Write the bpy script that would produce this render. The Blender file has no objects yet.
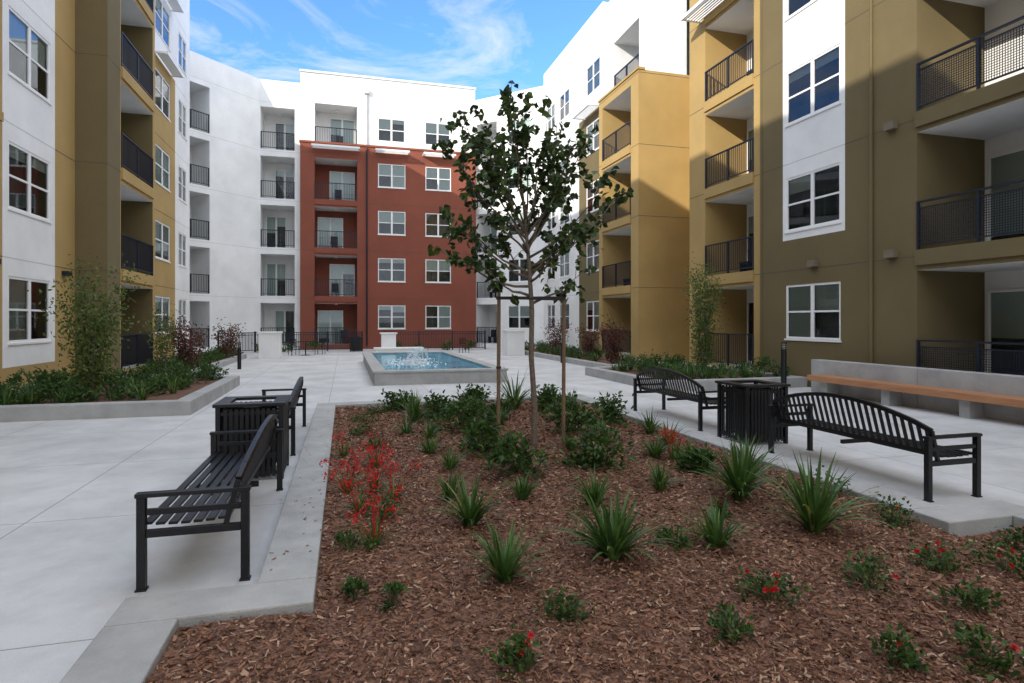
import bpy, math, random
from math import sin, cos, pi, radians, sqrt
from mathutils import Vector
random.seed(7)
scene = bpy.context.scene
R = random.random
def U_(a,b): return a+(b-a)*random.random()

# ---------------------------------------------------------------- materials
def mat(name, col, rough=0.8, col2=None, nscale=3.0, bump=0.0, bscale=60.0, metallic=0.0, spec=None, stretch=None, trans=0.0, amt=1.0):
    m = bpy.data.materials.new(name); m.use_nodes = True
    nt = m.node_tree; n = nt.nodes; l = nt.links
    b = n['Principled BSDF']
    b.inputs['Base Color'].default_value = (*col,1)
    b.inputs['Roughness'].default_value = rough
    b.inputs['Metallic'].default_value = metallic
    if spec is not None: b.inputs['Specular IOR Level'].default_value = spec
    tc = n.new('ShaderNodeTexCoord'); vec = tc.outputs['Object']
    if stretch:
        mp = n.new('ShaderNodeMapping'); mp.inputs['Scale'].default_value = stretch
        l.new(vec, mp.inputs['Vector']); vec = mp.outputs['Vector']
    if col2:
        t = n.new('ShaderNodeTexNoise'); t.inputs['Scale'].default_value = nscale
        t.inputs['Detail'].default_value = 5; t.inputs['Roughness'].default_value = .62
        l.new(vec, t.inputs['Vector'])
        r = n.new('ShaderNodeValToRGB')
        r.color_ramp.elements[0].position = .35; r.color_ramp.elements[0].color = (*col,1)
        r.color_ramp.elements[1].position = .65; r.color_ramp.elements[1].color = (*col2,1)
        l.new(t.outputs['Fac'], r.inputs['Fac']); l.new(r.outputs['Color'], b.inputs['Base Color'])
    if bump:
        t2 = n.new('ShaderNodeTexNoise'); t2.inputs['Scale'].default_value = bscale; t2.inputs['Detail'].default_value = 2
        l.new(vec, t2.inputs['Vector'])
        bp = n.new('ShaderNodeBump'); bp.inputs['Strength'].default_value = bump; bp.inputs['Distance'].default_value = .02
        l.new(t2.outputs['Fac'], bp.inputs['Height']); l.new(bp.outputs['Normal'], b.inputs['Normal'])
    if trans:
        tr = n.new('ShaderNodeBsdfTranslucent'); tr.inputs['Color'].default_value = (col[0]*1.6, col[1]*1.6, col[2]*.8, 1)
        mx = n.new('ShaderNodeMixShader'); mx.inputs['Fac'].default_value = trans
        l.new(b.outputs[0], mx.inputs[1]); l.new(tr.outputs[0], mx.inputs[2])
        l.new(mx.outputs[0], n['Material Output'].inputs['Surface'])
    return m
def c2(c,k): return tuple(min(.9,x*k) for x in c)
def stucco(name,c): return mat(name, c2(c,.90), .9, c2(c,1.05), .55, .35, 45)
M = {}
M['white'] = stucco('white_stucco',(.80,.80,.79))
M['ochre'] = stucco('ochre_stucco',(.41,.275,.10))
M['olive'] = stucco('olive_stucco',(.150,.114,.050))
M['red']   = stucco('red_stucco',(.235,.068,.040))
M['joint'] = mat('stucco_joint',(.09,.075,.05),.9)
M['trim']  = mat('white_trim',(.80,.80,.79),.5)
M['slab']  = mat('slab_edge',(.14,.12,.08),.8,(.18,.15,.1),3)
M['blind'] = mat('window_blind',(.52,.53,.50),.8,(.60,.61,.58),8,stretch=(1,1,14))
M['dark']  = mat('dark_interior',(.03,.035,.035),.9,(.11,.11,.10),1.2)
M['rail']  = mat('black_railing',(.015,.018,.028),.45,metallic=.0,spec=.3)
M['roof']  = mat('roof_membrane',(.5,.5,.5),.9,(.55,.55,.55),2)
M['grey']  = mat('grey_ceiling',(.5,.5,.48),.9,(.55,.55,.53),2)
g = bpy.data.materials.new('window_glass'); g.use_nodes = True
nt = g.node_tree; nt.nodes.clear()
o = nt.nodes.new('ShaderNodeOutputMaterial'); mx = nt.nodes.new('ShaderNodeMixShader')
tr = nt.nodes.new('ShaderNodeBsdfTransparent'); tr.inputs[0].default_value=(.78,.87,.86,1)
gl = nt.nodes.new('ShaderNodeBsdfGlossy'); gl.inputs['Roughness'].default_value=.02; gl.inputs[0].default_value=(.9,.95,1,1)
fr_ = nt.nodes.new('ShaderNodeFresnel'); fr_.inputs['IOR'].default_value=1.6
nt.links.new(fr_.outputs[0],mx.inputs[0]); nt.links.new(tr.outputs[0],mx.inputs[1]); nt.links.new(gl.outputs[0],mx.inputs[2]); nt.links.new(mx.outputs[0],o.inputs[0])
M['glass']=g

# ---------------------------------------------------------------- mesh builder
class MB:
    def __init__(s): s.v=[]; s.f=[]; s.m=[]; s.names=[]
    def mi(s,k):
        if k not in s.names: s.names.append(k)
        return s.names.index(k)
    def poly(s,pts,k):
        i=len(s.v); s.v.extend(pts); s.f.append(tuple(range(i,i+len(pts)))); s.m.append(s.mi(k))
    def hexa(s,p,k):
        i=len(s.v); s.v.extend(p); m=s.mi(k)
        for q in ((0,3,2,1),(4,5,6,7),(0,1,5,4),(1,2,6,5),(2,3,7,6),(3,0,4,7)):
            s.f.append(tuple(i+a for a in q)); s.m.append(m)
    def box(s,x0,x1,y0,y1,z0,z1,k):
        s.hexa([(x0,y0,z0),(x1,y0,z0),(x1,y1,z0),(x0,y1,z0),(x0,y0,z1),(x1,y0,z1),(x1,y1,z1),(x0,y1,z1)],k)
    def bar(s,a,b,w,h,k,up=(0,0,1)):
        a=Vector(a); b=Vector(b); d=(b-a).normalized(); up=Vector(up)
        if abs(d.dot(up))>.99: up=Vector((1,0,0))
        sx=d.cross(up).normalized()*w/2; sz=sx.cross(d).normalized()*h/2
        s.hexa([tuple(a-sx-sz),tuple(a+sx-sz),tuple(b+sx-sz),tuple(b-sx-sz),tuple(a-sx+sz),tuple(a+sx+sz),tuple(b+sx+sz),tuple(b-sx+sz)],k)
    def tube(s,pts,rad,k,n=8):
        rings=[]; m=s.mi(k); pts=[Vector(p) for p in pts]
        for i,p in enumerate(pts):
            d=(pts[min(i+1,len(pts)-1)]-pts[max(i-1,0)]).normalized()
            a=d.cross(Vector((0,1,0)) if abs(d.y)<.9 else Vector((1,0,0))).normalized(); b=d.cross(a)
            st=len(s.v)
            for j in range(n):
                t=2*pi*j/n; s.v.append(tuple(p+(a*cos(t)+b*sin(t))*rad[i]))
            rings.append(st)
        for i in range(len(rings)-1):
            for j in range(n):
                s.f.append((rings[i]+j,rings[i]+(j+1)%n,rings[i+1]+(j+1)%n,rings[i+1]+j)); s.m.append(m)
        s.f.append(tuple(rings[-1]+j for j in range(n))); s.m.append(m)
        s.f.append(tuple(rings[0]+j for j in reversed(range(n)))); s.m.append(m)
    def leaf(s,p,d,nrm,L,W,k,fold=.25):
        d=d.normalized(); sd=d.cross(nrm)
        if sd.length<1e-3: sd=Vector((1,0,0))
        sd.normalize(); up=sd.cross(d)
        t=p+d*L-up*L*.1
        s.poly([tuple(p),tuple(p+d*L*.12+sd*W*.38+up*W*fold*.7),tuple(p+d*L*.5+sd*W*.5+up*W*fold),tuple(t)],k)
        s.poly([tuple(p),tuple(t),tuple(p+d*L*.5-sd*W*.5+up*W*fold),tuple(p+d*L*.12-sd*W*.38+up*W*fold*.7)],k)
    def obj(s,name,parent=None,smooth=False,bevel=0,loc=None,recalc=False):
        me=bpy.data.meshes.new(name); me.from_pydata(s.v,[],s.f)
        for k in s.names: me.materials.append(M[k])
        me.polygons.foreach_set('material_index',s.m)
        if smooth: me.polygons.foreach_set('use_smooth',[True]*len(s.f))
        me.update()
        ob=bpy.data.objects.new(name,me); scene.collection.objects.link(ob)
        if parent: ob.parent=parent
        if loc: ob.location=loc
        if bevel:
            b=ob.modifiers.new('bevel','BEVEL'); b.width=bevel; b.segments=2; b.limit_method='ANGLE'
        return ob
def empty(name,loc=(0,0,0)):
    e=bpy.data.objects.new(name,None); scene.collection.objects.link(e); e.empty_display_size=.3; return e

class Fr:
    def __init__(s,O,U,N):
        s.O=Vector((O[0],O[1],0)); s.U=Vector((U[0],U[1],0)).normalized(); s.N=Vector((N[0],N[1],0)).normalized()
        s.flip = s.U.cross(Vector((0,0,1))).dot(s.N)<0
    def p(s,u,w,z): v=s.O+s.U*u+s.N*w; return (v.x,v.y,z)
    def box(s,mb,u0,u1,w0,w1,z0,z1,k):
        p=s.p
        mb.hexa([p(u0,w0,z0),p(u1,w0,z0),p(u1,w1,z0),p(u0,w1,z0),p(u0,w0,z1),p(u1,w0,z1),p(u1,w1,z1),p(u0,w1,z1)],k)
    def quad(s,mb,a,b,c,d,k):
        q=[s.p(*a),s.p(*b),s.p(*c),s.p(*d)]
        if s.flip: q.reverse()
        mb.poly(q,k)

FL=lambda k: .3+3.05*k
class Building:
    def __init__(s,name):
        s.e=empty(name); s.w=MB(); s.fr=MB(); s.g=MB(); s.r=MB()
    def finish(s):
        for mb,n in ((s.w,'walls'),(s.fr,'window_frames'),(s.g,'window_glass'),(s.r,'railings')):
            if mb.f: mb.obj(n,s.e)
    def glazing(s,f,u0,u1,z0,z1,w,inner,door=False):
        F=s.fr; t=.06
        f.box(F,u0,u1,w-.03,w+.03,z0,z0+t,'trim'); f.box(F,u0,u1,w-.03,w+.03,z1-t,z1,'trim')
        f.box(F,u0,u0+t,w-.03,w+.03,z0+t,z1-t,'trim'); f.box(F,u1-t,u1,w-.03,w+.03,z0+t,z1-t,'trim')
        n=2 if u1-u0>1.1 else 1
        if u1-u0>2.6: n=3
        for i in range(1,n):
            um=u0+(u1-u0)*i/n; f.box(F,um-.055,um+.055,w-.028,w+.028,z0+t,z1-t,'trim')
        if not door:
            zm=z0+(z1-z0)*.5
            for i in range(n):
                a=u0+(u1-u0)*i/n+.05; b=u0+(u1-u0)*(i+1)/n-.05
                f.box(F,a,b,w-.02,w+.02,zm-.025,zm+.025,'trim')
        f.quad(s.g,(u0+.02,w,z0+.02),(u1-.02,w,z0+.02),(u1-.02,w,z1-.02),(u0+.02,w,z1-.02),'glass')
        base=random.choice([0,.2,.5,.5,.5,.85,1.0,1.0])
        for i in range(n):
            fr=base if R()<.65 else random.choice([0,.3,.5,1.0])
            if fr:
                a=u0+(u1-u0)*i/n; b=u0+(u1-u0)*(i+1)/n; 
                f.quad(F,(a,w-inner*.5,z1-(z1-z0)*fr),(b,w-inner*.5,z1-(z1-z0)*fr),(b,w-inner*.5,z1),(a,w-inner*.5,z1),'blind')
    def window(s,f,u0,u1,z0,z1,wk):
        d=.08; W=s.w
        for a,b in (((u0,z0),(u1,z0)),((u1,z0),(u1,z1)),((u1,z1),(u0,z1)),((u0,z1),(u0,z0))):
            f.quad(W,(a[0],0,a[1]),(b[0],0,b[1]),(b[0],-d,b[1]),(a[0],-d,a[1]),wk)
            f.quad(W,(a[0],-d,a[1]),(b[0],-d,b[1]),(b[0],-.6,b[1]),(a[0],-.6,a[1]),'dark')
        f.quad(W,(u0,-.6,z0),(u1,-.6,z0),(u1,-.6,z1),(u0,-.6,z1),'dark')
        s.glazing(f,u0,u1,z0,z1,-.045,.1)
        f.box(s.fr,u0-.03,u1+.03,-.012,.03,z0-.05,z0-.002,'trim')
    def railing(s,f,u0,u1,z,w=0.0,mesh=False):
        r=s.r; h=1.07
        f.box(r,u0,u1,w-.03,w+.03,z+h-.04,z+h,'rail'); f.box(r,u0,u1,w-.02,w+.02,z+.09,z+.12,'rail')
        n=max(1,round((u1-u0)/1.3))
        for i in range(n+1):
            u=u0+.025+(u1-u0-.05)*i/n; f.box(r,u-.025,u+.025,w-.025,w+.025,z,z+h-.04,'rail')
        if mesh:
            n=int((u1-u0)/.05)
            for i in range(n): 
                u=u0+(u1-u0)*(i+.5)/n; f.box(r,u-.006,u+.006,w-.003,w+.003,z+.12,z+h-.17,'rail')
            for i in range(1,16):
                zz=z+.12+i*.05; f.box(r,u0,u1,w+.004,w+.009,zz-.006,zz+.006,'rail')
            f.box(r,u0,u1,w-.018,w+.018,z+h-.17,z+h-.145,'rail')
        else:
            n=int((u1-u0)/.1)
            for i in range(n):
                u=u0+(u1-u0)*(i+.5)/n; f.box(r,u-.010,u+.010,w-.010,w+.010,z+.12,z+h-.04,'rail')
    def balcony(s,f,u0,u1,z0,z1,side,back,depth=1.7,mesh=False,slab=None):
        W=s.w; D=-depth
        f.quad(W,(u0,0,z0),(u0,D,z0),(u0,D,z1),(u0,0,z1),side); f.quad(W,(u1,0,z0),(u1,D,z0),(u1,D,z1),(u1,0,z1),side)
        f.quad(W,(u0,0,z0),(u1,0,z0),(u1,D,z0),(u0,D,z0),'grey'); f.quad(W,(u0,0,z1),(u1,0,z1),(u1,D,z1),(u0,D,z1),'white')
        f.quad(W,(u0,D,z0),(u1,D,z0),(u1,D,z1),(u0,D,z1),back)
        L=u1-u0
        dw=min(1.75,L*.62); a=u1-.12-dw if R()<.5 else u0+.12
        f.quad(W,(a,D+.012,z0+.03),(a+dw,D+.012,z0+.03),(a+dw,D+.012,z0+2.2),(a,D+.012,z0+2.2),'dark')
        s.glazing(f,a,a+dw,z0+.03,z0+2.2,D+.06,.05,door=True)
        f.box(s.fr,(u0+u1)/2-.09,(u0+u1)/2+.09,D+.5,D+.68,z1-.07,z1-.003,'trim')
        if slab: f.box(W,u0-.003,u1+.003,-.02,.06,z0-.32,z0+.02,slab)
        s.railing(f,u0+.01,u1-.01,z0+.02,-.04 if not slab else .0,mesh)
        if R()<.35:
            c=u0+L*U_(.3,.7); f.box(s.r,c-.22,c+.22,D+.6,D+1.0,z0+.38,z0+.44,'rail'); f.box(s.r,c-.22,c+.22,D+.58,D+.62,z0+.44,z0+.9,'rail')
            for a in (c-.2,c+.2): f.box(s.r,a-.015,a+.015,D+.62,D+.98,z0,z0+.38,'rail')
    def facade(s,f,L,z0,z1,ops,col,cu=(),cz=(),joints=True):
        us=sorted(set([0,L]+list(cu)+[o[0] for o in ops]+[o[1] for o in ops])); us=[u for u in us if 0<=u<=L]
        zs=sorted(set([z0,z1]+list(cz)+[o[2] for o in ops]+[o[3] for o in ops])); zs=[z for z in zs if z0<=z<=z1]
        inside=lambda u,z: any(o[0]<u<o[1] and o[2]<z<o[3] for o in ops)
        for i in range(len(us)-1):
            for j in range(len(zs)-1):
                um=(us[i]+us[i+1])/2; zm=(zs[j]+zs[j+1])/2
                if inside(um,zm): continue
                f.quad(s.w,(us[i],0,zs[j]),(us[i+1],0,zs[j]),(us[i+1],0,zs[j+1]),(us[i],0,zs[j+1]),col(um,zm))
        if joints:
            for k in range(1,6):
                z=FL(k)-.12
                if z<z0+.1 or z>z1-.1: continue
                for i in range(len(us)-1):
                    um=(us[i]+us[i+1])/2
                    if inside(um,z): continue
                    c=col(um,z)
                    f.box(s.w,us[i],us[i+1],-.003,.003,z-.01,z+.01,'joint' if c!='white' else 'grey')
        for o in ops:
            um=(o[0]+o[1])/2; zm=(o[2]+o[3])/2
            if o[4]=='win': s.window(f,o[0],o[1],o[2],o[3],col(um,zm))
            else:
                kw=o[5] if len(o)>5 else {}
                s.balcony(f,o[0],o[1],o[2],o[3],kw.get('side','white'),kw.get('back','white'),kw.get('depth',1.7),kw.get('mesh',False),kw.get('slab'))
    def awning(s,f,u0,u1,z,d=.75):
        f.box(s.fr,u0,u1,d-.06,d,z-.02,z+.1,'trim'); f.box(s.fr,u0,u0+.06,0.003,d-.06,z,z+.08,'trim'); f.box(s.fr,u1-.06,u1,0.003,d-.06,z,z+.08,'trim')
        for i in range(6):
            w=.08+i*(d-.16)/6; f.box(s.fr,u0+.06,u1-.06,w,w+.04,z+.02,z+.06,'trim')
    def mass(s,pts,z0,z1,top='roof',wall='white'):
        s.w.poly([(x,y,z1) for x,y in pts],top)
    def wallq(s,a,b,z0,z1,k): s.w.poly([(a[0],a[1],z0),(b[0],b[1],z0),(b[0],b[1],z1),(a[0],a[1],z1)],k)

def wcol(u0,u1,floors=range(5)): return [(u0,u1,FL(k)+1.0,FL(k)+2.52,'win') for k in floors]
def bcol(u0,u1,floors=range(5),**kw): return [(u0,u1,FL(k),FL(k)+2.62,'bal',kw) for k in floors]
TOP=17.5

# ================================================================ LEFT BUILDING  (faces +X)
B=Building('apartment_building')
y0=-28
f=Fr((-7.3,y0),(0,1),(1,0)); 
ops=wcol(16.05-y0,18.05-y0)+bcol(11.2-y0,14.2-y0,side='olive',back='white',slab='slab')+wcol(7-y0,9-y0)+bcol(1-y0,4.5-y0,side='ochre',back='white',slab='slab')+wcol(-5-y0,-3-y0)+wcol(-11-y0,-9-y0)+wcol(-18-y0,-16-y0)
def colL1(u,z):
    y=u+y0
    if 15.8<y<18.3 and z>.75: return 'white'
    if -6<y<-2 and z>.75: return 'white'
    if 9.4<y<14.9 or -1<y<0: return 'olive'
    return 'ochre'
B.facade(f,19.5-y0,0,TOP,ops,colL1,cu=[15.8-y0,18.3-y0,-6-y0,-2-y0,9.4-y0,14.9-y0,-1-y0,-y0],cz=[.75])
B.facade(Fr((-7.3,19.5),(1,0),(0,-1)),.8,0,TOP,[],lambda u,z:'olive')
B.facade(Fr((-6.5,19.5),(0,1),(1,0)),4.4,0,TOP,bcol(1.05,4.15,side='olive',back='white',slab='ochre'),lambda u,z:'olive' if u<1.0 else 'ochre',cu=[1.0])
B.wallq((-7.3,23.9),(-6.5,23.9),0,TOP,'olive')
f=Fr((-7.3,23.9),(0,1),(1,0))
B.facade(f,8.5,0,TOP,wcol(3.0,5.1)+wcol(6.5,7.9),lambda u,z:'white' if (z>12.5 or u>5.9) else 'ochre',cu=[5.9],cz=[12.5])
B.awning(f,2.8,5.3,FL(4)-.05,.5); B.awning(f,2.8,5.3,FL(4)+2.8,.5)
B.awning(Fr((-6.5,19.5),(0,1),(1,0)),.6,4.3,FL(4)+2.75)
B.wallq((-7.3,32.4),(-12,32.4),0,TOP,'white')
B.mass([(-7.3,y0),(-22,y0),(-22,40),(-12,40),(-12,32.4),(-7.3,32.4)],0,TOP)
B.w.poly([(-7.3,19.5,TOP),(-6.5,19.5,TOP),(-6.5,23.9,TOP),(-7.3,23.9,TOP)],'roof')
B.wallq((-22,y0),(-22,40),0,TOP,'ochre'); B.wallq((-7.3,y0),(-22,y0),0,TOP,'ochre')
f=Fr((-7.3,0),(0,1),(1,0))
for y in (15.3,18.8): 
    f.box(B.fr,y-.12,y+.12,.0,.16,3.02,3.14,'rail')
for y in (15.5,):
    f.box(B.fr,y-.1,y+.1,.0,.12,FL(2)-.25,FL(2)-.05,'ochre')
B.finish()

# ================================================================ REAR BUILDING (white + red block)
B=Building('apartment_building')
q=sqrt(.5); H2=16.8
f=Fr((-12,33.1),(q,q),(q,-q)); L=sqrt(2)*6.6+.36
S=lambda t: (t+3.7)*sqrt(2)
B.facade(f,9.76,0,H2,bcol(S(-1.5),S(.85))+wcol(S(-3.2),S(-2)),lambda u,z:'white')
ex=-12+9.76*q; ey=33.1+9.76*q
f=Fr((ex,40.0),(1,0),(0,-1)); Lb=-2.7-ex
B.facade(f,Lb,0,H2,bcol(-5.05-ex,-3.05-ex,depth=1.8),lambda u,z:'white')
B.wallq((ex,ey),(ex,40),0,H2,'white')
f=Fr((-2.7,39.6),(1,0),(0,-1)); X=lambda x:x+2.7
ops=bcol(X(-1.85),X(.75),side='red',back='red',floors=range(4),slab='red')+wcol(X(2.05),X(3.8),range(4))+wcol(X(5.1),X(6.8),range(4))
B.facade(f,11.2,0,13.0,ops,lambda u,z:'red')
f2=Fr((-2.7,39.9),(1,0),(0,-1))
B.facade(f2,11.2,13.0,17.5,[(X(-1.85),X(.75),13.05,15.6,'bal',{})]+wcol(X(2.05),X(3.8),range(4,5))+wcol(X(5.1),X(6.8),range(4,5)),lambda u,z:'white',joints=False)
f.box(B.w,-.05,11.25,-.35,.06,12.98,13.1,'red')
f2.box(B.w,-.05,11.25,-.3,.08,17.5,17.62,'white')
B.wallq((-2.7,39.6),(-2.7,41),0,13,'red'); B.wallq((-2.7,39.9),(-2.7,46),13,17.5,'white')
B.wallq((8.5,39.6),(8.5,41),0,13,'red'); B.wallq((8.5,39.9),(8.5,46),13,17.5,'white')
for u0,u1 in ((X(1.85),X(4.0)),(X(4.9),X(7.0)),(X(-2.0),X(.9))): B.awning(f,u0,u1,12.62,.8)
B.r.tube([f.p(X(1.35),.08,.2),f.p(X(1.35),.08,12.9)],[.05,.05],'rail',8)
B.fr.tube([f2.p(X(1.35),.08,13.1),f2.p(X(1.35),.08,16.6)],[.05,.05],'grey',8)
f2.box(B.fr,X(1.2),X(1.5),0,.22,16.45,16.75,'grey')
f=Fr((8.5,40.0),(q,-q),(-q,-q)); L=3.7*sqrt(2)
B.facade(f,L,0,H2,bcol(.15,1.75)+wcol(2.6,4.3),lambda u,z:'white')
B.mass([(-12,33.1),(ex,40),(-2.7,40),(-2.7,52),(-20,52),(-20,33.1)],0,H2)
B.mass([(-2.7,39.9),(8.5,39.9),(8.5,52),(-2.7,52)],0,17.5)
B.mass([(8.5,40),(12.2,36.3),(24,36.3),(24,52),(8.5,52)],0,H2)
B.w.poly([(-2.7,39.6,13.0),(8.5,39.6,13.0),(8.5,39.9,13.0),(-2.7,39.9,13.0)],'red')
B.finish()

# ================================================================ RIGHT BUILDING (faces -X)
B=Building('apartment_building')
f=Fr((12.2,y0),(0,1),(-1,0))
YY=lambda y:y-y0
ops=bcol(YY(6.4),YY(10.4),side='olive',back='white',mesh=True,slab='olive',depth=2.0)+wcol(YY(12.52),YY(14.5))+bcol(YY(15.9),YY(18.5),side='ochre',back='white',slab='ochre')
ops+=wcol(YY(2.2),YY(4.2))+bcol(YY(-3.5),YY(-.2),side='ochre',back='white',slab='slab')+wcol(YY(-9),YY(-7))+wcol(YY(-16),YY(-14))
def colR(u,z):
    y=u+y0
    if 12.38<y<14.62 and z>4.1: return 'white'
    if 15.55<y: return 'ochre'
    if y<5.2 : return 'ochre'
    return 'olive'
B.facade(f,19.5-y0,0,TOP,ops,colR,cu=[YY(12.38),YY(14.62),YY(15.55),YY(5.2)],cz=[4.1])
B.wallq((12.2,19.5),(14.5,19.5),0,TOP,'ochre')
f.box(B.w,YY(15.5),YY(15.58),.0,.03,0,TOP,'olive')
B.facade(Fr((14.5,19.5),(0,1),(-1,0)),3.6,0,TOP,[],lambda u,z:'white' if z>12.5 else 'ochre',cz=[12.5])
for zf in (FL(4)-.1,FL(4)+2.75): B.awning(f,YY(15.7),YY(18.8),zf,.8)
g_=Fr((12.2,0),(0,1),(-1,0))
for y,z in ((13.4,3.35),(11.0,3.35),(11.0,FL(2)-.1)):
    g_.box(B.fr,y-.13,y+.13,0,.14,z-.09,z+.09,'slab')
B.r.tube([g_.p(11.55,.05,.1),g_.p(11.55,.05,TOP)],[.035,.035],'olive',8)
for k in range(5):
    z=FL(k)
    g_.box(B.w,6.4,6.5,-1.9,-.1,z,z+2.62,'white')
B.facade(Fr((12.0,23.1),(1,0),(0,-1)),2.5,0,12.5,[],lambda u,z:'ochre')
f=Fr((12.0,23.1),(0,1),(-1,0))
B.facade(f,4.1,0,12.5,bcol(.7,3.7,floors=range(4),side='ochre',back='white',slab='ochre'),lambda u,z:'ochre')
f.box(B.w,-.04,4.14,-.3,.05,12.5,12.6,'ochre')
B.w.poly([(12.0,23.1,12.5),(14.5,23.1,12.5),(14.5,27.2,12.5),(12.0,27.2,12.5)],'roof')
B.wallq((12.0,27.2),(12.2,27.2),0,12.5,'ochre')
B.facade(Fr((12.5,23.4),(1,0),(0,-1)),2.0,12.5,TOP,[],lambda u,z:'white')
f=Fr((12.5,23.4),(0,1),(-1,0))
B.facade(f,3.8,12.5,TOP,[(.6,3.2,12.55,15.2,'bal',{})],lambda u,z:'white')
B.wallq((12.2,27.2),(12.5,27.2),12.5,TOP,'white')
f=Fr((12.2,27.2),(0,1),(-1,0))
B.facade(f,9.1,0,TOP,wcol(.35,2.1)+wcol(4.6,6.2)+wcol(7.0,8.4),lambda u,z:'white' if (z>12.5 or u>3.1) else 'olive',cu=[3.1],cz=[12.5])
B.awning(f,.1,2.3,FL(4)-.1)
B.mass([(12.2,y0),(12.2,19.5),(14.5,19.5),(14.5,23.4),(12.5,23.4),(12.5,27.2),(12.2,27.2),(12.2,36.3),(26,36.3),(26,y0)],0,TOP)
B.wallq((12.2,y0),(26,y0),0,TOP,'ochre'); B.wallq((26,y0),(26,36.3),0,TOP,'ochre')
B.finish()

# ================================================================ GROUND
def plaza_mat():
    m=mat('plaza_concrete',(.55,.55,.545),.75,(.64,.64,.635),.5,.1,90)
    nt=m.node_tree; n=nt.nodes; l=nt.links; b=n['Principled BSDF']
    src=b.inputs['Base Color'].links[0].from_socket
    tc=n.new('ShaderNodeTexCoord'); sp=n.new('ShaderNodeSeparateXYZ'); l.new(tc.outputs['Object'],sp.inputs[0])
    outs=[]
    for ax,per,off in ((0,2.4,.35),(1,2.4,.9)):
        a=n.new('ShaderNodeMath'); a.operation='ADD'; a.inputs[1].default_value=100*per+off; l.new(sp.outputs[ax],a.inputs[0])
        mo=n.new('ShaderNodeMath'); mo.operation='MODULO'; mo.inputs[1].default_value=per; l.new(a.outputs[0],mo.inputs[0])
        lt=n.new('ShaderNodeMath'); lt.operation='LESS_THAN'; lt.inputs[1].default_value=.012; l.new(mo.outputs[0],lt.inputs[0]); outs.append(lt)
    mxm=n.new('ShaderNodeMath'); mxm.operation='MAXIMUM'; l.new(outs[0].outputs[0],mxm.inputs[0]); l.new(outs[1].outputs[0],mxm.inputs[1])
    t=n.new('ShaderNodeTexNoise'); t.inputs['Scale'].default_value=160; t.inputs['Detail'].default_value=2; l.new(tc.outputs['Object'],t.inputs['Vector'])
    mr=n.new('ShaderNodeMapRange'); mr.inputs['From Min'].default_value=.3; mr.inputs['From Max'].default_value=.7; mr.inputs['To Min'].default_value=.88; mr.inputs['To Max'].default_value=1.07; l.new(t.outputs['Fac'],mr.inputs['Value'])
    t3=n.new('ShaderNodeTexNoise'); t3.inputs['Scale'].default_value=.9; t3.inputs['Detail'].default_value=7; t3.inputs['Roughness'].default_value=.72; l.new(tc.outputs['Object'],t3.inputs['Vector'])
    mr3=n.new('ShaderNodeMapRange'); mr3.inputs['From Min'].default_value=.35; mr3.inputs['From Max'].default_value=.6; mr3.inputs['To Min'].default_value=.78; mr3.inputs['To Max'].default_value=1.0; l.new(t3.outputs['Fac'],mr3.inputs['Value'])
    mm=n.new('ShaderNodeMath'); mm.operation='MULTIPLY'; l.new(mr.outputs[0],mm.inputs[0]); l.new(mr3.outputs[0],mm.inputs[1])
    mul=n.new('ShaderNodeVectorMath'); mul.operation='SCALE'; l.new(src,mul.inputs[0]); l.new(mm.outputs[0],mul.inputs['Scale'])
    mix=n.new('ShaderNodeMixRGB'); mix.inputs[2].default_value=(.25,.25,.245,1); l.new(mxm.outputs[0],mix.inputs[0]); l.new(mul.outputs[0],mix.inputs[1]); l.new(mix.outputs[0],b.inputs['Base Color'])
    return m
M['plaza']=plaza_mat()
M['kerb']=mat('kerb_concrete',(.31,.31,.30),.8,(.42,.42,.405),2.6,.3,70)
M['kerb2']=mat('wall_concrete',(.31,.31,.305),.8,(.42,.42,.41),1.8,.3,50)
M['dirt']=mat('outer_ground',(.16,.15,.12),.95,(.2,.19,.15),.2)
mb=MB(); mb.poly([(-600,-600,-.02),(600,-600,-.02),(600,600,-.02),(-600,600,-.02)],'dirt'); mb.obj('ground')
mb=MB(); mb.poly([(-7.3,-28,0),(12.2,-28,0),(14.5,-28,0),(14.5,36,0),(8.5,40.2,0),(-5.3,40.2,0),(-12.3,33.3,0),(-12.3,-28,0)],'plaza'); mb.obj('plaza_paving')

mb=MB(); kh=.14
for a in ((-.54,-.18,4.1,12.76),(-1.27,-.18,3.74,4.1),(-1.27,-.9,-3,3.74),(4.8,5.16,4.16,12.76),(4.8,5.87,3.8,4.16),(5.5,5.87,-3,3.8),(-.18,4.8,12.4,12.76)):
    x0,x1,y0_,y1=a
    if y1-y0_>3:
        n=int((y1-y0_)/2.9)
        for i in range(n): mb.box(x0,x1,y0_+(y1-y0_)*i/n+.002,y0_+(y1-y0_)*(i+1)/n-.002,-.02,kh,'kerb')
    elif x1-x0>3:
        for i in range(2): mb.box(x0+(x1-x0)*i/2+.002,x0+(x1-x0)*(i+1)/2-.002,y0_,y1,-.02,kh,'kerb')
    else: mb.box(x0,x1,y0_,y1,-.02,kh,'kerb')
mb.obj('planter_kerb',bevel=.012)

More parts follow.
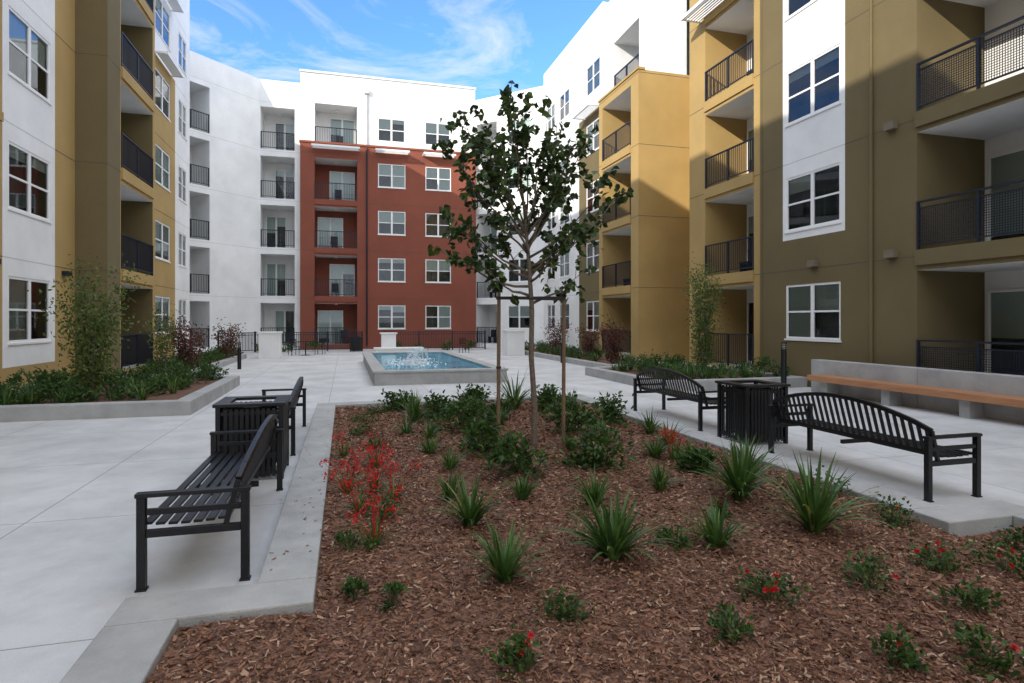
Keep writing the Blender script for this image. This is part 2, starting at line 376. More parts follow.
# mulch
for i,c in enumerate([(.215,.105,.064),(.30,.165,.105),(.115,.054,.033),(.42,.28,.195)]): M['chip%d'%i]=mat('bark_chip',c,.9,spec=.2)
M['mulch']=mat('bark_mulch',(.05,.025,.016),.95,(.25,.125,.078),38,1.0,55)
def mh(x,y): return .075+.022*sin(x*2.1+y*.9)*cos(y*1.7-x*.6)+.012*sin(x*5.3+1)*sin(y*4.7)
mb=MB()
def patch(x0,x1,ya,yb,st=.12):
    nx=int((x1-x0)/st); ny=int((yb-ya)/st); i0=len(mb.v); m=mb.mi('mulch')
    for j in range(ny+1):
        for i in range(nx+1):
            x=x0+(x1-x0)*i/nx; y=ya+(yb-ya)*j/ny; mb.v.append((x,y,mh(x,y)))
    for j in range(ny):
        for i in range(nx):
            a=i0+j*(nx+1)+i; mb.f.append((a,a+1,a+nx+2,a+nx+1)); mb.m.append(m)
patch(-.18,4.8,3.72,12.4); patch(-.9,5.5,-3,3.72)
def inbed(x,y): return (-.17<x<4.79 and 3.7<=y<12.38) or (-.89<x<5.49 and y<3.7)
cnt=0
while cnt<95000:
    y=1.9+10.4*(R()**1.9); x=U_(-.9,5.5)
    if not inbed(x,y): continue
    cnt+=1
    L=U_(.010,.040)*(1+y*.06); W=U_(.0025,.0075)*(1+y*.12); a=R()*2*pi; t=U_(-.35,.45); z=mh(x,y)+U_(.002,.02)
    if R()<.04: L*=1.6; W*=1.5
    dx,dy,dz=cos(a)*L/2,sin(a)*L/2,t*L/2; sx,sy=-sin(a)*W/2,cos(a)*W/2; tz=U_(-.6,.6)*W
    i=len(mb.v); mb.v.extend([(x-dx-sx,y-dy-sy,z-dz-tz),(x+dx-sx,y+dy-sy,z+dz-tz),(x+dx+sx,y+dy+sy,z+dz+tz),(x-dx+sx,y-dy+sy,z-dz+tz)])
    mb.f.append((i,i+1,i+2,i+3)); mb.m.append(mb.mi('chip%d'%random.choice([0,0,0,0,1,1,2,2,2,3])))
# stray chips that fell on kerb and paving edge
for _ in range(160):
    s=random.choice([0,1]); x=(-.18-abs(random.gauss(0,.22))) if s==0 else (4.8+abs(random.gauss(0,.22))); y=U_(4.2,11.5)
    z=kh+.003 if (-.53<x or s==1) and (x<5.15) else .004
    a=R()*6.3; L=U_(.015,.04); W=.006; dx,dy=cos(a)*L/2,sin(a)*L/2; sx,sy=-sin(a)*W,cos(a)*W
    mb.poly([(x-dx-sx,y-dy-sy,z),(x+dx-sx,y+dy-sy,z+.003),(x+dx+sx,y+dy+sy,z+.004),(x-dx+sx,y-dy+sy,z+.001)],'chip0')
mb.obj('mulch_bed')

# ================================================================ vegetation
def leafmats(pre,cols,tr=.25,rough=.5):
    for i,c in enumerate(cols): M[pre+str(i)]=mat(pre+'_leaf',c,rough,c2(c,1.35),9,trans=tr,spec=.35)
leafmats('tl',[(.026,.052,.013),(.042,.08,.02),(.019,.035,.011),(.07,.11,.024)],.2)
leafmats('sl',[(.038,.082,.022),(.068,.125,.03),(.026,.055,.016)])
leafmats('gb',[(.048,.10,.026),(.075,.145,.038),(.032,.07,.022),(.17,.20,.065)],.2,.35)
leafmats('bu',[(.085,.024,.024),(.055,.035,.018),(.12,.04,.03)])
leafmats('wi',[(.085,.13,.028),(.115,.15,.038),(.05,.085,.022)])
M['flower']=mat('red_flower',(.5,.012,.016),.5,(.6,.035,.035),20,trans=.2)
M['bark']=mat('tree_bark',(.12,.09,.07),.9,(.2,.16,.12),30,.6,60)
M['stem']=mat('plant_stem',(.10,.09,.04),.8)
M['stake']=mat('wood_stake',(.15,.095,.055),.85,(.22,.14,.09),12,stretch=(8,8,1))
M['rubber']=mat('rubber_tie',(.015,.015,.015),.6)
def rdir(zb=0):
    while 1:
        v=Vector((U_(-1,1),U_(-1,1),U_(-1,1)))
        if .1<v.length<1: v.normalize(); v.z+=zb; return v.normalized()
def strappy(mb,x,y,z,n,L,k='gb',w=.022):
    for i in range(n):
        a=R()*2*pi; lean=U_(.15,1.25); l=L*U_(.6,1.12); d=Vector((cos(a),sin(a),0)); sd=Vector((-sin(a),cos(a),0))
        p0=Vector((x,y,z))+d*U_(0,.05); ww=w*U_(.7,1.2); kk=k+str(random.choice([0,0,1,1,2]+([3] if k=='gb' and R()<.3 else [])))
        pts=[]
        for j in range(6):
            t=j/5; th=lean*(.4+1.05*t); 
            if j: p=p+ (d*sin(th)+Vector((0,0,1))*cos(th))*l/5
            else: p=p0.copy()
            pts.append((p.copy(),ww*(1-t**2.2)*.5+.001))
        for j in range(5):
            (a0,w0),(a1,w1)=pts[j],pts[j+1]; up=Vector((0,0,.3*w0))
            c0=a0-up; c1=a1-Vector((0,0,.3*w1))
            mb.poly([tuple(a0-sd*w0),tuple(c0),tuple(c1),tuple(a1-sd*w1)],kk); mb.poly([tuple(c0),tuple(a0+sd*w0),tuple(a1+sd*w1),tuple(c1)],kk)
def bush(mb,x,y,z,r,h,n,k,ls=.06,stems=8,nk=3,lw=.5):
    for i in range(stems):
        a=R()*2*pi; rr=r*U_(.2,.8); 
        mb.tube([(x,y,z-.02),(x+cos(a)*rr*.4,y+sin(a)*rr*.4,z+h*.4),(x+cos(a)*rr,y+sin(a)*rr,z+h*U_(.6,.9))],[.007,.005,.002],'stem',4)
    cl=[(R()*2*pi,U_(.15,1),U_(.1,1)) for _ in range(max(6,n//28))]
    for i in range(n):
        a,q1,q2=random.choice(cl); env=sqrt(max(.05,1-(q2*.9)**2))
        cx=x+cos(a)*r*q1*env; cy=y+sin(a)*r*q1*env; cz=z+h*q2*.92
        d=rdir(.3); s=r*.24
        p=Vector((cx+random.gauss(0,s),cy+random.gauss(0,s),max(z+.01,cz+random.gauss(0,s*.8))))
        dd=(Vector((p.x-x,p.y-y,.1)).normalized()+rdir(.2)*.9)
        mb.leaf(p,dd,rdir(1.2),ls*U_(.6,1.2),ls*lw*U_(.8,1.2),k+str(random.randrange(nk)))
def put_strappy(x,y,n,L,w=.022):
    mb=MB(); strappy(mb,x,y,mh(x,y)-.01,n,L,'gb',w); mb.obj('strappy_plant')
for x,y,n,L,w in ((1.03,3.89,65,.40,.028),(1.02,4.98,80,.45,.03),(1.85,3.95,105,.52,.034),(2.74,4.0,60,.40,.028),(3.72,5.06,90,.62,.038),(3.7,4.07,70,.66,.042),
    (2.25,5.2,75,.38,.024),(1.67,5.63,65,.29,.022),(3.14,5.57,65,.32,.022),(.99,5.82,55,.32,.022),(1.17,6.89,55,.29,.02),(1.2,8.82,50,.34,.022),(1.07,7.84,50,.32,.02),
    (1.14,10.27,75,.55,.03),(3.22,11.35,60,.85,.035),(3.81,6.89,60,.36,.022),(4.5,8.3,60,.42,.022),(4.1,6.5,40,.34,.02),(3.6,9.9,60,.45,.025),(2.2,10.9,60,.42,.025),(4.3,11.2,60,.45,.03),(4.35,5.8,55,.5,.03),
    (2.9,7.5,50,.36,.022),(.9,9.2,45,.35,.02),(2.5,9.7,50,.4,.024),(4.3,7.4,45,.4,.024)):
    put_strappy(x,y,n,L,w)
for x,y,r,h in ((2.94,6.5,.36,.44),(1.83,6.44,.32,.36),(1.7,7.66,.3,.38),(1.82,9.31,.42,.47),(3.33,8.6,.42,.48),(3.78,10.9,.36,.42),(2.6,10.2,.3,.32),(2.45,11.7,.36,.36),(1.0,11.8,.3,.32),(4.3,9.4,.34,.4),(3.9,6.0,.22,.2),(1.55,10.6,.33,.36)):
    mb=MB(); bush(mb,x,y,mh(x,y),r,h,int(480*(r/.34)),'sl',.08,9,lw=.6); mb.obj('green_shrub')
for x,y,n in ((.3,6.19,9),(.22,4.74,7),(.02,6.25,6),(.12,5.5,5),(.45,5.9,5),(3.95,6.7,3),(.35,7.2,4),(-.02,7.9,3),(4.2,7.0,3)):
    mb=MB(); z=mh(x,y); strappy(mb,x,y,z,30,.26,'gb',.014)
    for i in range(n):
        a=R()*2*pi; l=U_(.2,.42); le=U_(.2,.75); tip=Vector((x+cos(a)*l*le,y+sin(a)*l*le,z+l))
        mb.tube([(x,y,z),tuple(Vector((x,y,z)).lerp(tip,.55)+Vector((0,0,.02))),tuple(tip)],[.004,.003,.002],'flower',4)
        for j in range(12):
            p=tip+Vector((U_(-.05,.05),U_(-.05,.05),U_(-.05,.035))); mb.leaf(p,rdir(.4),rdir(),U_(.03,.05),.014,'flower',.5)
    mb.obj('red_kangaroo_paw')
for x,y,r,fl in ((2.52,3.14,.21,7),(3.29,3.13,.2,1),(3.94,3.19,.18,5),(4.38,3.07,.2,3),(2.03,2.8,.18,0),(1.24,3.3,.17,0),(.86,2.84,.15,3),(2.67,2.42,.14,1),(3.08,2.26,.17,1),(2.38,4.0,.14,0),(.29,3.73,.08,0),(.06,3.87,.08,0),(.03,4.65,.14,0),(4.5,4.06,.26,1),(4.5,4.93,.24,1),(5.0,3.3,.18,3),(.3,5.3,.16,0),(.4,8.2,.2,2),(.3,9.4,.2,0),(.3,10.6,.22,1),(.55,11.5,.25,0),(4.85,2.9,.18,2),(3.6,2.75,.15,0),(4.1,4.6,.18,1),(2.2,4.7,.1,0),(3.2,4.6,.12,1)):
    mb=MB(); z=mh(x,y)
    bush(mb,x,y,z,r,.13,int(70+r*600),'sl',.038,8,lw=.62)
    for i in range(fl):
        a=R()*2*pi; rr=r*U_(.1,.8); p=Vector((x+cos(a)*rr,y+sin(a)*rr,z+U_(.09,.16)))
        mb.tube([(x,y,z),tuple(p)],[.003,.002],'stem',4)
        for j in range(7): mb.leaf(p,rdir(.5),rdir(),.024,.02,'flower',.4)
    mb.obj('groundcover_rose')

# main tree ---------------------------------------------------
RX=Vector((.9634,-.268,0)); FX=Vector((.268,.9634,0))
tb=Vector((2.53,7.98,.05))
tree=empty('young_redbud_tree'); wood=MB(); lf=MB()
def P(x,y,z): return tb+RX*x+FX*y+Vector((0,0,z-.05))
lead=[P(0,0,.0),P(.01,0,.12),P(.02,0,.6),P(-.03,.01,1.3),P(-.02,0,1.95),P(-.06,.03,2.6),P(-.12,.02,3.3),P(-.2,0,4.0),P(-.27,.03,4.6),P(-.3,0,4.95)]
lr=[.062,.048,.042,.038,.035,.03,.022,.015,.008,.003]
wood.tube(lead,lr,'bark',10)
def leadat(z):
    for i in range(len(lead)-1):
        if lead[i].z<=z<=lead[i+1].z:
            t=(z-lead[i].z)/(lead[i+1].z-lead[i].z); return lead[i].lerp(lead[i+1],t), lr[i]+(lr[i+1]-lr[i])*t
    return lead[-1].copy(),.004
def twig(p,d,l,nl):
    e=p+d*l; mid=p.lerp(e,.5)+Vector((0,0,.03))
    wood.tube([p,mid,e],[.005,.004,.002],'bark',4)
    for i in range(nl):
        t=U_(.15,1.05); b=p.lerp(e,t)+Vector((U_(-.05,.05),U_(-.05,.05),U_(-.05,.05)))
        dd=(d*.5+rdir(-.35)).normalized()
        lf.leaf(b,dd,rdir(.8),U_(.07,.125),U_(.065,.115),'tl'+str(random.choice([0,0,1,1,2,2,3])),.18)
targets=[(-.1,.1,4.85),(-.35,-.1,4.75),(.17,-.3,4.55),(-.95,.2,4.6),(-1.15,-.2,4.1),(-.6,.6,4.6),(.75,.1,4.3),(.5,-.5,4.05),(.93,.3,3.3),(1.15,-.1,3.5),(-1.15,.3,3.3),(-1.25,-.2,2.75),(-.67,-.4,2.5),(.45,-.6,2.9),(.65,.2,2.45),(-.45,-.8,3.85),(.15,.9,3.75),(-.9,.5,3.9),(.35,.4,4.5),(-.3,-.5,4.6),(-.5,.9,3.3),(.3,.8,3.0),(.9,-.6,3.6),(-.7,-.5,4.4),(.3,.3,4.0),(-.8,.0,4.2),(.55,.5,4.2),(-.9,-.1,3.1)]
for (x,y,z) in targets:
    z0=1.75+(z-1.9)*.52+U_(-.15,.1); s,r0=leadat(z0); e=P(x,y,z)
    pts=[s]; n=5
    for i in range(1,n+1):
        t=i/n; q_=s.lerp(e,t); q_.z+= -.14*sin(pi*t)*(e-s).length*.6; 
        q_+=Vector((U_(-.03,.03),U_(-.03,.03),U_(-.03,.03))); pts.append(q_)
    wood.tube(pts,[r0*.6*(1-i/(n+.6))+.002 for i in range(n+1)],'bark',6)
    D=(e-s).normalized()
    dens=1.25 if z>3.7 else .9
    for i in range(int(11*dens)):
        t=U_(.45,1.0); k=min(n-1,int(t*n)); pp=pts[k].lerp(pts[k+1],t*n-k)
        twig(pp,(D*.7+rdir(.15)).normalized(),U_(.12,.36),random.randint(4,9))
    twig(pts[-1],D,.2,9)
wood.obj('trunk_and_branches',tree,smooth=True); lf.obj('leaves',tree)
for sx,hh in ((-.49,2.25),(.42,2.2)):
    mb=MB(); b=P(sx,0.02,0.02); mb.tube([b,b+Vector((.01,0,hh))],[.028,.026],'stake',10); mb.obj('tree_stake')
mb=MB(); a=P(-.52,.0,2.12); b=P(.45,.0,2.12)
mb.bar(a,b,.012,.045,'rubber'); 
for dy in (-.055,.055): mb.bar(P(-.49,dy*.4,2.12),P(.42,dy*.4,2.1),.008,.03,'rubber')
mb.bar(P(-.52,0.02,1.15),P(-.45,0.02,1.15),.06,.03,'rubber')
mb.obj('tree_tie_strap')

def bed(name,x0,x1,ya,yb,h=.27,t=.3):
    mb=MB()
    mb.box(x0,x1,ya,ya+t,-.02,h,'kerb2'); mb.box(x0,x1,yb-t,yb,-.02,h,'kerb2')
    mb.box(x0,x0+t,ya+t+.002,yb-t-.002,-.02,h,'kerb2'); mb.box(x1-t,x1,ya+t+.002,yb-t-.002,-.02,h,'kerb2')
    mb.poly([(x0+t,ya+t,h-.06),(x1-t,ya+t,h-.06),(x1-t,yb-t,h-.06),(x0+t,yb-t,h-.06)],'mulch')
    mb.obj(name,bevel=.01)
def fill(name,x0,x1,ya,yb,z,n,seedk='gb',hmax=.5):
    mb=MB()
    for i in range(n):
        x=U_(x0,x1); y=U_(ya,yb)
        if R()<.55: strappy(mb,x,y,z,30,U_(.3,hmax),'gb',.03)
        else: bush(mb,x,y,z,U_(.25,.4),U_(.25,hmax),150,'sl',.09,3)
    mb.obj(name)
bed('raised_planter',-7.27,-2.85,12.7,18.3); fill('planting_mass',-6.9,-3.3,13.2,18.0,.2,80)
bed('raised_planter',-7.27,-4.6,20.2,31.5,.2); fill('planting_mass',-6.2,-4.9,20.6,31.2,.15,60)
bed('raised_planter',7.7,12.15,13.6,18.6,.27); fill('planting_mass',8.1,11.8,14.0,18.3,.2,70)
bed('raised_planter',9.2,11.95,20.2,34,.2); fill('planting_mass',9.6,11.7,20.6,33.6,.15,60)
def shrubtree(name,x,y,z,r,h,n,k,ls,z0=.35,trunks=6):
    mb=MB()
    for i in range(trunks):
        a=2*pi*i/trunks+R(); rr=r*U_(.3,.9); tips=Vector((x+cos(a)*rr,y+sin(a)*rr,z+h*U_(.75,1)))
        b=Vector((x+cos(a)*.05,y+sin(a)*.05,z)); m1=b.lerp(tips,.5)-Vector((cos(a),sin(a),0))*rr*.2
        mb.tube([b,m1,tips],[.016,.01,.003],'bark',5)
        for j in range(int(n/trunks)):
            t=U_(z0,1.0); p=(b.lerp(m1,t*2) if t<.5 else m1.lerp(tips,t*2-1))+Vector((random.gauss(0,r*.2),random.gauss(0,r*.2),random.gauss(0,.08*h)))
            mb.leaf(p,rdir(0),rdir(.8),ls*U_(.6,1.2),ls*.5,k+str(random.randrange(3)))
    mb.obj(name)
shrubtree('crepe_myrtle_tree',-4.95,14.0,.2,.8,2.75,3000,'wi',.085,.12,8)
shrubtree('crepe_myrtle_tree',-4.5,17.2,.2,.45,1.9,600,'wi',.08)
shrubtree('crepe_myrtle_tree',10.4,15.9,.2,.7,3.2,3000,'wi',.085,.12,8)
shrubtree('burgundy_shrub',-5.2,22.5,.15,.8,1.6,1500,'bu',.1,.15)
shrubtree('burgundy_shrub',-4.9,28.5,.15,.7,1.5,900,'bu',.1,.15)
shrubtree('burgundy_shrub',9.8,20.9,.15,.65,1.7,1300,'bu',.1,.15)
shrubtree('burgundy_shrub',9.9,27.5,.15,.8,1.7,1000,'bu',.1,.15)
shrubtree('burgundy_shrub',10.2,24.3,.15,.7,1.5,900,'bu',.1,.15)

# ================================================================ street furniture
M['metal']=mat('black_painted_metal',(.007,.0075,.009),.4,(.012,.0125,.014),20,.05,80,spec=.35)
def make_bench():
    mb=MB(); L=2.35; D=.64
    nseg=14
    for yy in (.03,L-.03):
        mb.box(-.027,.027,yy-.027,yy+.027,0,.62,'metal'); mb.box(D-.027,D+.027,yy-.027,yy+.027,0,.62,'metal')
        mb.box(-.035,D+.035,yy-.035,yy+.035,.622,.65,'metal')
        mb.box(.029,D-.029,yy-.018,yy+.018,.50,.54,'metal'); mb.box(.029,D-.029,yy-.02,yy+.02,.35,.40,'metal')
        mb.box(-.035,.035,yy-.035,yy+.035,0,.012,'metal'); mb.box(D-.035,D+.035,yy-.035,yy+.035,0,.012,'metal')
    mb.box(.03,D-.06,L/2-.02,L/2+.02,.35,.395,'metal')
    for i in range(7):
        x=.0+i*.077; z=.415+.012*((i-3)/3)**2
        mb.box(x,x+.056,.05,L-.05,z,z+.02,'metal')
    top=lambda t: .70+.22*sin(pi*t)**.8
    xb=lambda z: D-.12+(z-.43)*.28
    pt=[]
    for i in range(nseg+1):
        t=i/nseg; z=top(t); pt.append(Vector((xb(z),.03+(L-.06)*t,z)))
    for i in range(nseg): mb.bar(pt[i],pt[i+1],.04,.045,'metal')
    mb.bar((xb(.47),.05,.47),(xb(.47),L-.05,.47),.035,.04,'metal')
    n=26
    for i in range(n):
        t=(i+.5)/n; y=.04+(L-.08)*t; z=top(t)-.015
        mb.bar((xb(.47),y,.48),(xb(z),y,z),.046,.008,'metal',up=(1,0,0))
    for yy in (.03,L-.03):
        mb.bar((xb(.42),yy,.40),(xb(.70),yy,.70),.035,.035,'metal')
    return mb
mb=make_bench(); b0=mb.obj('park_bench',bevel=.003)
def place(o,x,y,flip):
    o.location=(x,y,0)
    if flip: o.rotation_euler=(0,0,pi)
place(b0,-1.31,4.5,False)
for x,y,fl in ((-1.31,8.5,False),(6.24,4.62+2.35,True),(6.24,8.6+2.35,True)):
    o2=bpy.data.objects.new('park_bench',b0.data); scene.collection.objects.link(o2); place(o2,x,y,fl)
    bb=o2.modifiers.new('bevel','BEVEL'); bb.width=.003; bb.segments=2; bb.limit_method='ANGLE'
def make_bin():
    mb=MB(); s=.66; h=.84
    for x in (0,s):
        for y in (0,s): mb.box(x-.025,x+.025,y-.025,y+.025,0,h,'metal')
    for z in (.06,h-.1):
        mb.box(.025,s-.025,-.01,.01,z,z+.04,'metal'); mb.box(.025,s-.025,s-.01,s+.01,z,z+.04,'metal'); mb.box(-.01,.01,.025,s-.025,z,z+.04,'metal'); mb.box(s-.01,s+.01,.025,s-.025,z,z+.04,'metal')
    n=10
    for i in range(n):
        a=.05+(s-.1)*(i+.5)/n
        for q0 in (-.018,s+.01):
            mb.box(a-.02,a+.02,q0,q0+.008,.04,h-.03,'metal'); mb.box(q0,q0+.008,a-.02,a+.02,.04,h-.03,'metal')
    mb.box(-.05,s+.05,-.05,.1,h,h+.035,'metal'); mb.box(-.05,s+.05,s-.1,s+.05,h,h+.035,'metal'); mb.box(-.05,.1,.1,s-.1,h,h+.035,'metal'); mb.box(s-.1,s+.05,.1,s-.1,h,h+.035,'metal')
    mb.tube([(s/2,s/2,.05),(s/2,s/2,h-.02)],[.24,.25],'metal',20)
    return mb
for x,y in ((-1.36,7.3),(5.58,7.42)): make_bin().obj('litter_bin',loc=(x,y,0),bevel=.004)
make_bin().obj('litter_bin',loc=(.3,36.4,0),bevel=.004)

M['wood']=mat('bench_timber',(.33,.145,.065),.55,(.44,.215,.10),2.5,.15,30,stretch=(9,.8,9))
sw=empty('concrete_seat_wall'); mb=MB()
for i in range(6): 
    a=-5+17.7*i/6; mb.box(11.45,11.75,a+.003,a+17.7/6-.003,-.02,.82,'kerb2')
mb.obj('wall',sw,bevel=.01)
mb=MB()
for i in range(4): mb.box(11.0+i*.112,11.0+i*.112+.1,-4,12.3,.42,.475,'wood')
mb.box(10.965,10.998,-4,12.3,.34,.475,'wood')
mb.obj('timber_seat',sw,bevel=.006)
mb=MB()
for i in range(10):
    y=-3.5+i*1.7; mb.box(11.1,11.448,y,y+.2,-.02,.418,'kerb2')
mb.obj('brackets',sw)
def bollard(x,y,h):
    mb=MB(); mb.tube([(x,y,0),(x,y,h-.2)],[.07,.07],'metal',20)
    for i in range(3): mb.tube([(x,y,h-.19+i*.05),(x,y,h-.165+i*.05)],[.062,.078],'metal',20)
    mb.tube([(x,y,h-.2),(x,y,h-.03)],[.04,.04],'trim',14); mb.tube([(x,y,h-.04),(x,y,h)],[.08,.075],'metal',20); mb.obj('bollard_light')
bollard(11.0,13.15,1.25); bollard(9.0,24.3,1.06); bollard(-3.8,24.3,1.0)

# pool ---------------------------------------------------------
M['tile']=mat('pool_tile',(.05,.16,.25),.3,(.12,.3,.4),25)
w=mat('pool_water',(.02,.24,.40),.06,(.10,.46,.60),1.6,.6,6,spec=.2); M['water']=w
M['foam']=mat('water_foam',(.88,.9,.9),.3,(.8,.85,.88),30)
pl=empty('fountain_pool'); mb=MB(); px0,px1,py0,py1=.78,4.6,17.1,27.5; t=.34; ph=.40
mb.box(px0,px1,py0,py0+t,-.02,ph-.06,'kerb2'); mb.box(px0,px1,py1-t,py1,-.02,ph-.06,'kerb2')
mb.box(px0,px0+t,py0+t,py1-t,-.02,ph-.06,'kerb2'); mb.box(px1-t,px1,py0+t,py1-t,-.02,ph-.06,'kerb2')
e=.04
mb.box(px0-e,px1+e,py0-e,py0+t,ph-.058,ph,'kerb'); mb.box(px0-e,px1+e,py1-t,py1+e,ph-.058,ph,'kerb')
mb.box(px0-e,px0+t,py0+t+.002,py1-t-.002,ph-.058,ph,'kerb'); mb.box(px1-t,px1+e,py0+t+.002,py1-t-.002,ph-.058,ph,'kerb')
mb.obj('basin_wall',pl,bevel=.008)
mb=MB(); a=.003
mb.poly([(px0+t+a,py1-t-a,.1),(px1-t-a,py1-t-a,.1),(px1-t-a,py1-t-a,.34),(px0+t+a,py1-t-a,.34)],'tile')
mb.poly([(px0+t+a,py0+t,.1),(px0+t+a,py1-t,.1),(px0+t+a,py1-t,.34),(px0+t+a,py0+t,.34)],'tile'); mb.poly([(px1-t-a,py0+t,.1),(px1-t-a,py1-t,.1),(px1-t-a,py1-t,.34),(px1-t-a,py0+t,.34)],'tile')
mb.obj('tile_band',pl)
mb=MB(); mb.poly([(px0+t,py0+t,.325),(px1-t,py0+t,.325),(px1-t,py1-t,.325),(px0+t,py1-t,.325)],'water'); mb.obj('water',pl)
mb=MB()
for cx,cy,h,dx in ((1.9,19.8,.6,.5),(2.3,20.2,.75,-.25),(2.7,21.3,.6,-.4),(3.0,22.5,.6,-.5)):
    for j in range(420):
        tt=R(); s_=.015+.05*tt
        p=Vector((cx+dx*tt+random.gauss(0,s_),cy+random.gauss(0,s_),.33+h*4*tt*(1-tt)*.75+random.gauss(0,.015)))
        mb.leaf(p,rdir(.3),rdir(),U_(.015,.055),.02,'foam',.4)
    for j in range(380):
        a=R()*2*pi; rr=abs(random.gauss(0,.35)); mb.leaf(Vector((cx+dx+cos(a)*rr,cy+sin(a)*rr,.335+abs(random.gauss(0,.03)))),rdir(),Vector((0,0,1)),.07,.05,'foam',.1)
mb.obj('fountain_jets',pl)

for x,y,h,s in ((8.6,30.6,1.25,.95),(-3.5,31.3,1.2,.95)):
    mb=MB(); mb.box(x-s/2,x+s/2,y-s/2,y+s/2,0,h,'white'); mb.box(x-s/2-.05,x+s/2+.05,y-s/2-.05,y+s/2+.05,h,h+.08,'trim'); mb.obj('white_pilaster',bevel=.01)
mb=MB(); x,y=2.1,30.6
mb.box(x-.35,x+.35,y-.2,y+.3,0,1.15,'white'); mb.box(x-.42,x+.42,y-.27,y+.37,1.15,1.22,'trim'); mb.box(x-.7,x+1.6,y-.9,y-.25,0,.42,'white'); mb.box(x-.75,x+1.65,y-.95,y-.2,.42,.5,'trim')
mb.obj('white_fountain_wall',bevel=.01)
fe=empty('patio_fence'); mb=MB()
def fence(xa,ya,xb_,yb_,h=1.15):
    L=sqrt((xb_-xa)**2+(yb_-ya)**2); f=Fr((xa,ya),(xb_-xa,yb_-ya),(-(yb_-ya),xb_-xa))
    f.box(mb,0,L,-.02,.02,h-.04,h,'rail'); f.box(mb,0,L,-.02,.02,.1,.14,'rail'); f.box(mb,0,L,-.015,.015,h-.17,h-.14,'rail')
    n=int(L/1.9)
    for i in range(n+1): u=L*i/n; f.box(mb,u-.035,u+.035,-.035,.035,0,h+.05,'rail')
    n=int(L/.1)
    for i in range(n): u=L*(i+.5)/n; f.box(mb,u-.014,u+.014,-.01,.01,.1,h-.04,'rail')
fence(-5.0,37.3,1.0,37.3); fence(2.3,37.3,8.6,37.3); fence(-5.0,37.3,-6.6,35.5); 
mb.obj('rails',fe)
mb=MB()
for x in (-4.6,-3.2,-1.8,3.0,4.4,6.0,7.4): bush(mb,x,36.8,0,.4,.55,200,'sl',.12,3)
mb.obj('planting_mass')
def chair(x,y,a):
    mb=MB()
    for dx in (-.2,.2):
        for dy in (-.2,.2): mb.bar((dx,dy,0),(dx,dy,.45 if dy<0 else .85),.025,.025,'metal')
    mb.box(-.22,.22,-.22,.22,.44,.46,'metal')
    for i in range(5): mb.bar((-.2,.2,.52+i*.075),(.2,.2,.52+i*.075),.02,.035,'metal')
    for dx in (-.21,.21): mb.bar((dx,-.2,.65),(dx,.2,.65),.03,.02,'metal')
    o=mb.obj('patio_chair',loc=(x,y,0)); o.rotation_euler=(0,0,a)
chair(-2.6,33.5,.5); chair(-1.3,34.0,-1.9); chair(6.5,33.5,.3)
mb=MB(); mb.tube([(-2,33.3,0),(-2,33.3,.02)],[.25,.25],'metal',20); mb.tube([(-2,33.3,0),(-2,33.3,.72)],[.03,.03],'metal',10); mb.tube([(-2,33.3,.72),(-2,33.3,.745)],[.42,.42],'metal',24); mb.obj('patio_table')

# ================================================================ light
el=radians(21.8); az=math.atan2(-.8,-.6)
sd=Vector((sin(az)*cos(el),cos(az)*cos(el),sin(el)))
s=bpy.data.lights.new('sun','SUN'); s.energy=5.0; s.angle=radians(.5); s.color=(1,.93,.82)
so=bpy.data.objects.new('sun',s); scene.collection.objects.link(so); so.rotation_euler=(-sd).to_track_quat('-Z','Y').to_euler()
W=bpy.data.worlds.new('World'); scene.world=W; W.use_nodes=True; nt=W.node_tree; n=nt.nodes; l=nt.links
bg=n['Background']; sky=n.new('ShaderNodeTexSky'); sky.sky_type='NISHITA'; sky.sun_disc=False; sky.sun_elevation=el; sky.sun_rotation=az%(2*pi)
sky.air_density=1.0; sky.dust_density=.3; sky.ozone_density=1.5
tc=n.new('ShaderNodeTexCoord'); mp=n.new('ShaderNodeMapping'); mp.inputs['Rotation'].default_value=(0,.6,.5); mp.inputs['Scale'].default_value=(2.2,1.1,6.5)
l.new(tc.outputs['Generated'],mp.inputs['Vector'])
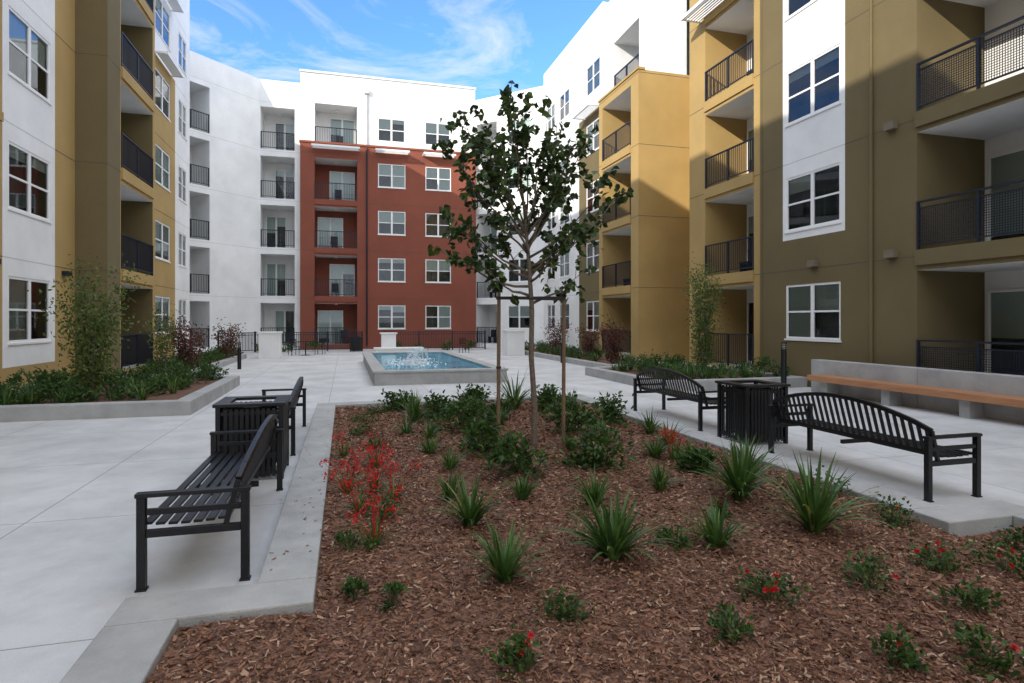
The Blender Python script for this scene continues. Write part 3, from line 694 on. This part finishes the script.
sep=n.new('ShaderNodeSeparateXYZ'); l.new(tc.outputs['Generated'],sep.inputs[0])
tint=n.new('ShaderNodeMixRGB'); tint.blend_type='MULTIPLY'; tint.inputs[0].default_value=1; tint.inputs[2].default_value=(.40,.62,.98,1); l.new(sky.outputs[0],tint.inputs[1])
no=n.new('ShaderNodeTexNoise'); no.inputs['Scale'].default_value=1.6; no.inputs['Detail'].default_value=9; no.inputs['Roughness'].default_value=.62; no.inputs['Distortion'].default_value=.9; l.new(mp.outputs[0],no.inputs['Vector'])
cr=n.new('ShaderNodeValToRGB'); cr.color_ramp.elements[0].position=.50; cr.color_ramp.elements[1].position=.80; l.new(no.outputs['Fac'],cr.inputs['Fac'])
mx=n.new('ShaderNodeMixRGB'); mx.inputs[2].default_value=(2.5,2.55,2.6,1); l.new(cr.outputs['Color'],mx.inputs[0]); l.new(tint.outputs[0],mx.inputs[1])
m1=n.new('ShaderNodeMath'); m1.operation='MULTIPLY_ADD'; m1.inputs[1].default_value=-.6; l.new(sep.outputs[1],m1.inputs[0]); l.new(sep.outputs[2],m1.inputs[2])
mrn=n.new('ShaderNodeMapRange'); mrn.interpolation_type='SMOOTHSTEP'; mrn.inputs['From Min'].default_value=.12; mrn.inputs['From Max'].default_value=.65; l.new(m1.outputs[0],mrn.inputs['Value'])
mx2=n.new('ShaderNodeMixRGB'); mx2.inputs[2].default_value=(4.0,4.25,4.7,1); l.new(mrn.outputs[0],mx2.inputs[0]); l.new(mx.outputs[0],mx2.inputs[1])  # added bright cloud sheet overhead and behind the camera, fills the courtyard shade
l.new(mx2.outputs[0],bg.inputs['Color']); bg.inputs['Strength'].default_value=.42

cam=bpy.data.cameras.new('camera'); co=bpy.data.objects.new('camera',cam); scene.collection.objects.link(co); scene.camera=co
cam.sensor_width=36; cam.lens=600/1024*36; cam.shift_y=-20.5/1024; cam.clip_end=2000; cam.clip_start=.05
co.location=(0,0,1.8); co.rotation_euler=(radians(90),0,-radians(15.55))
scene.view_settings.view_transform='Standard'; scene.view_settings.look='None'; scene.view_settings.exposure=0
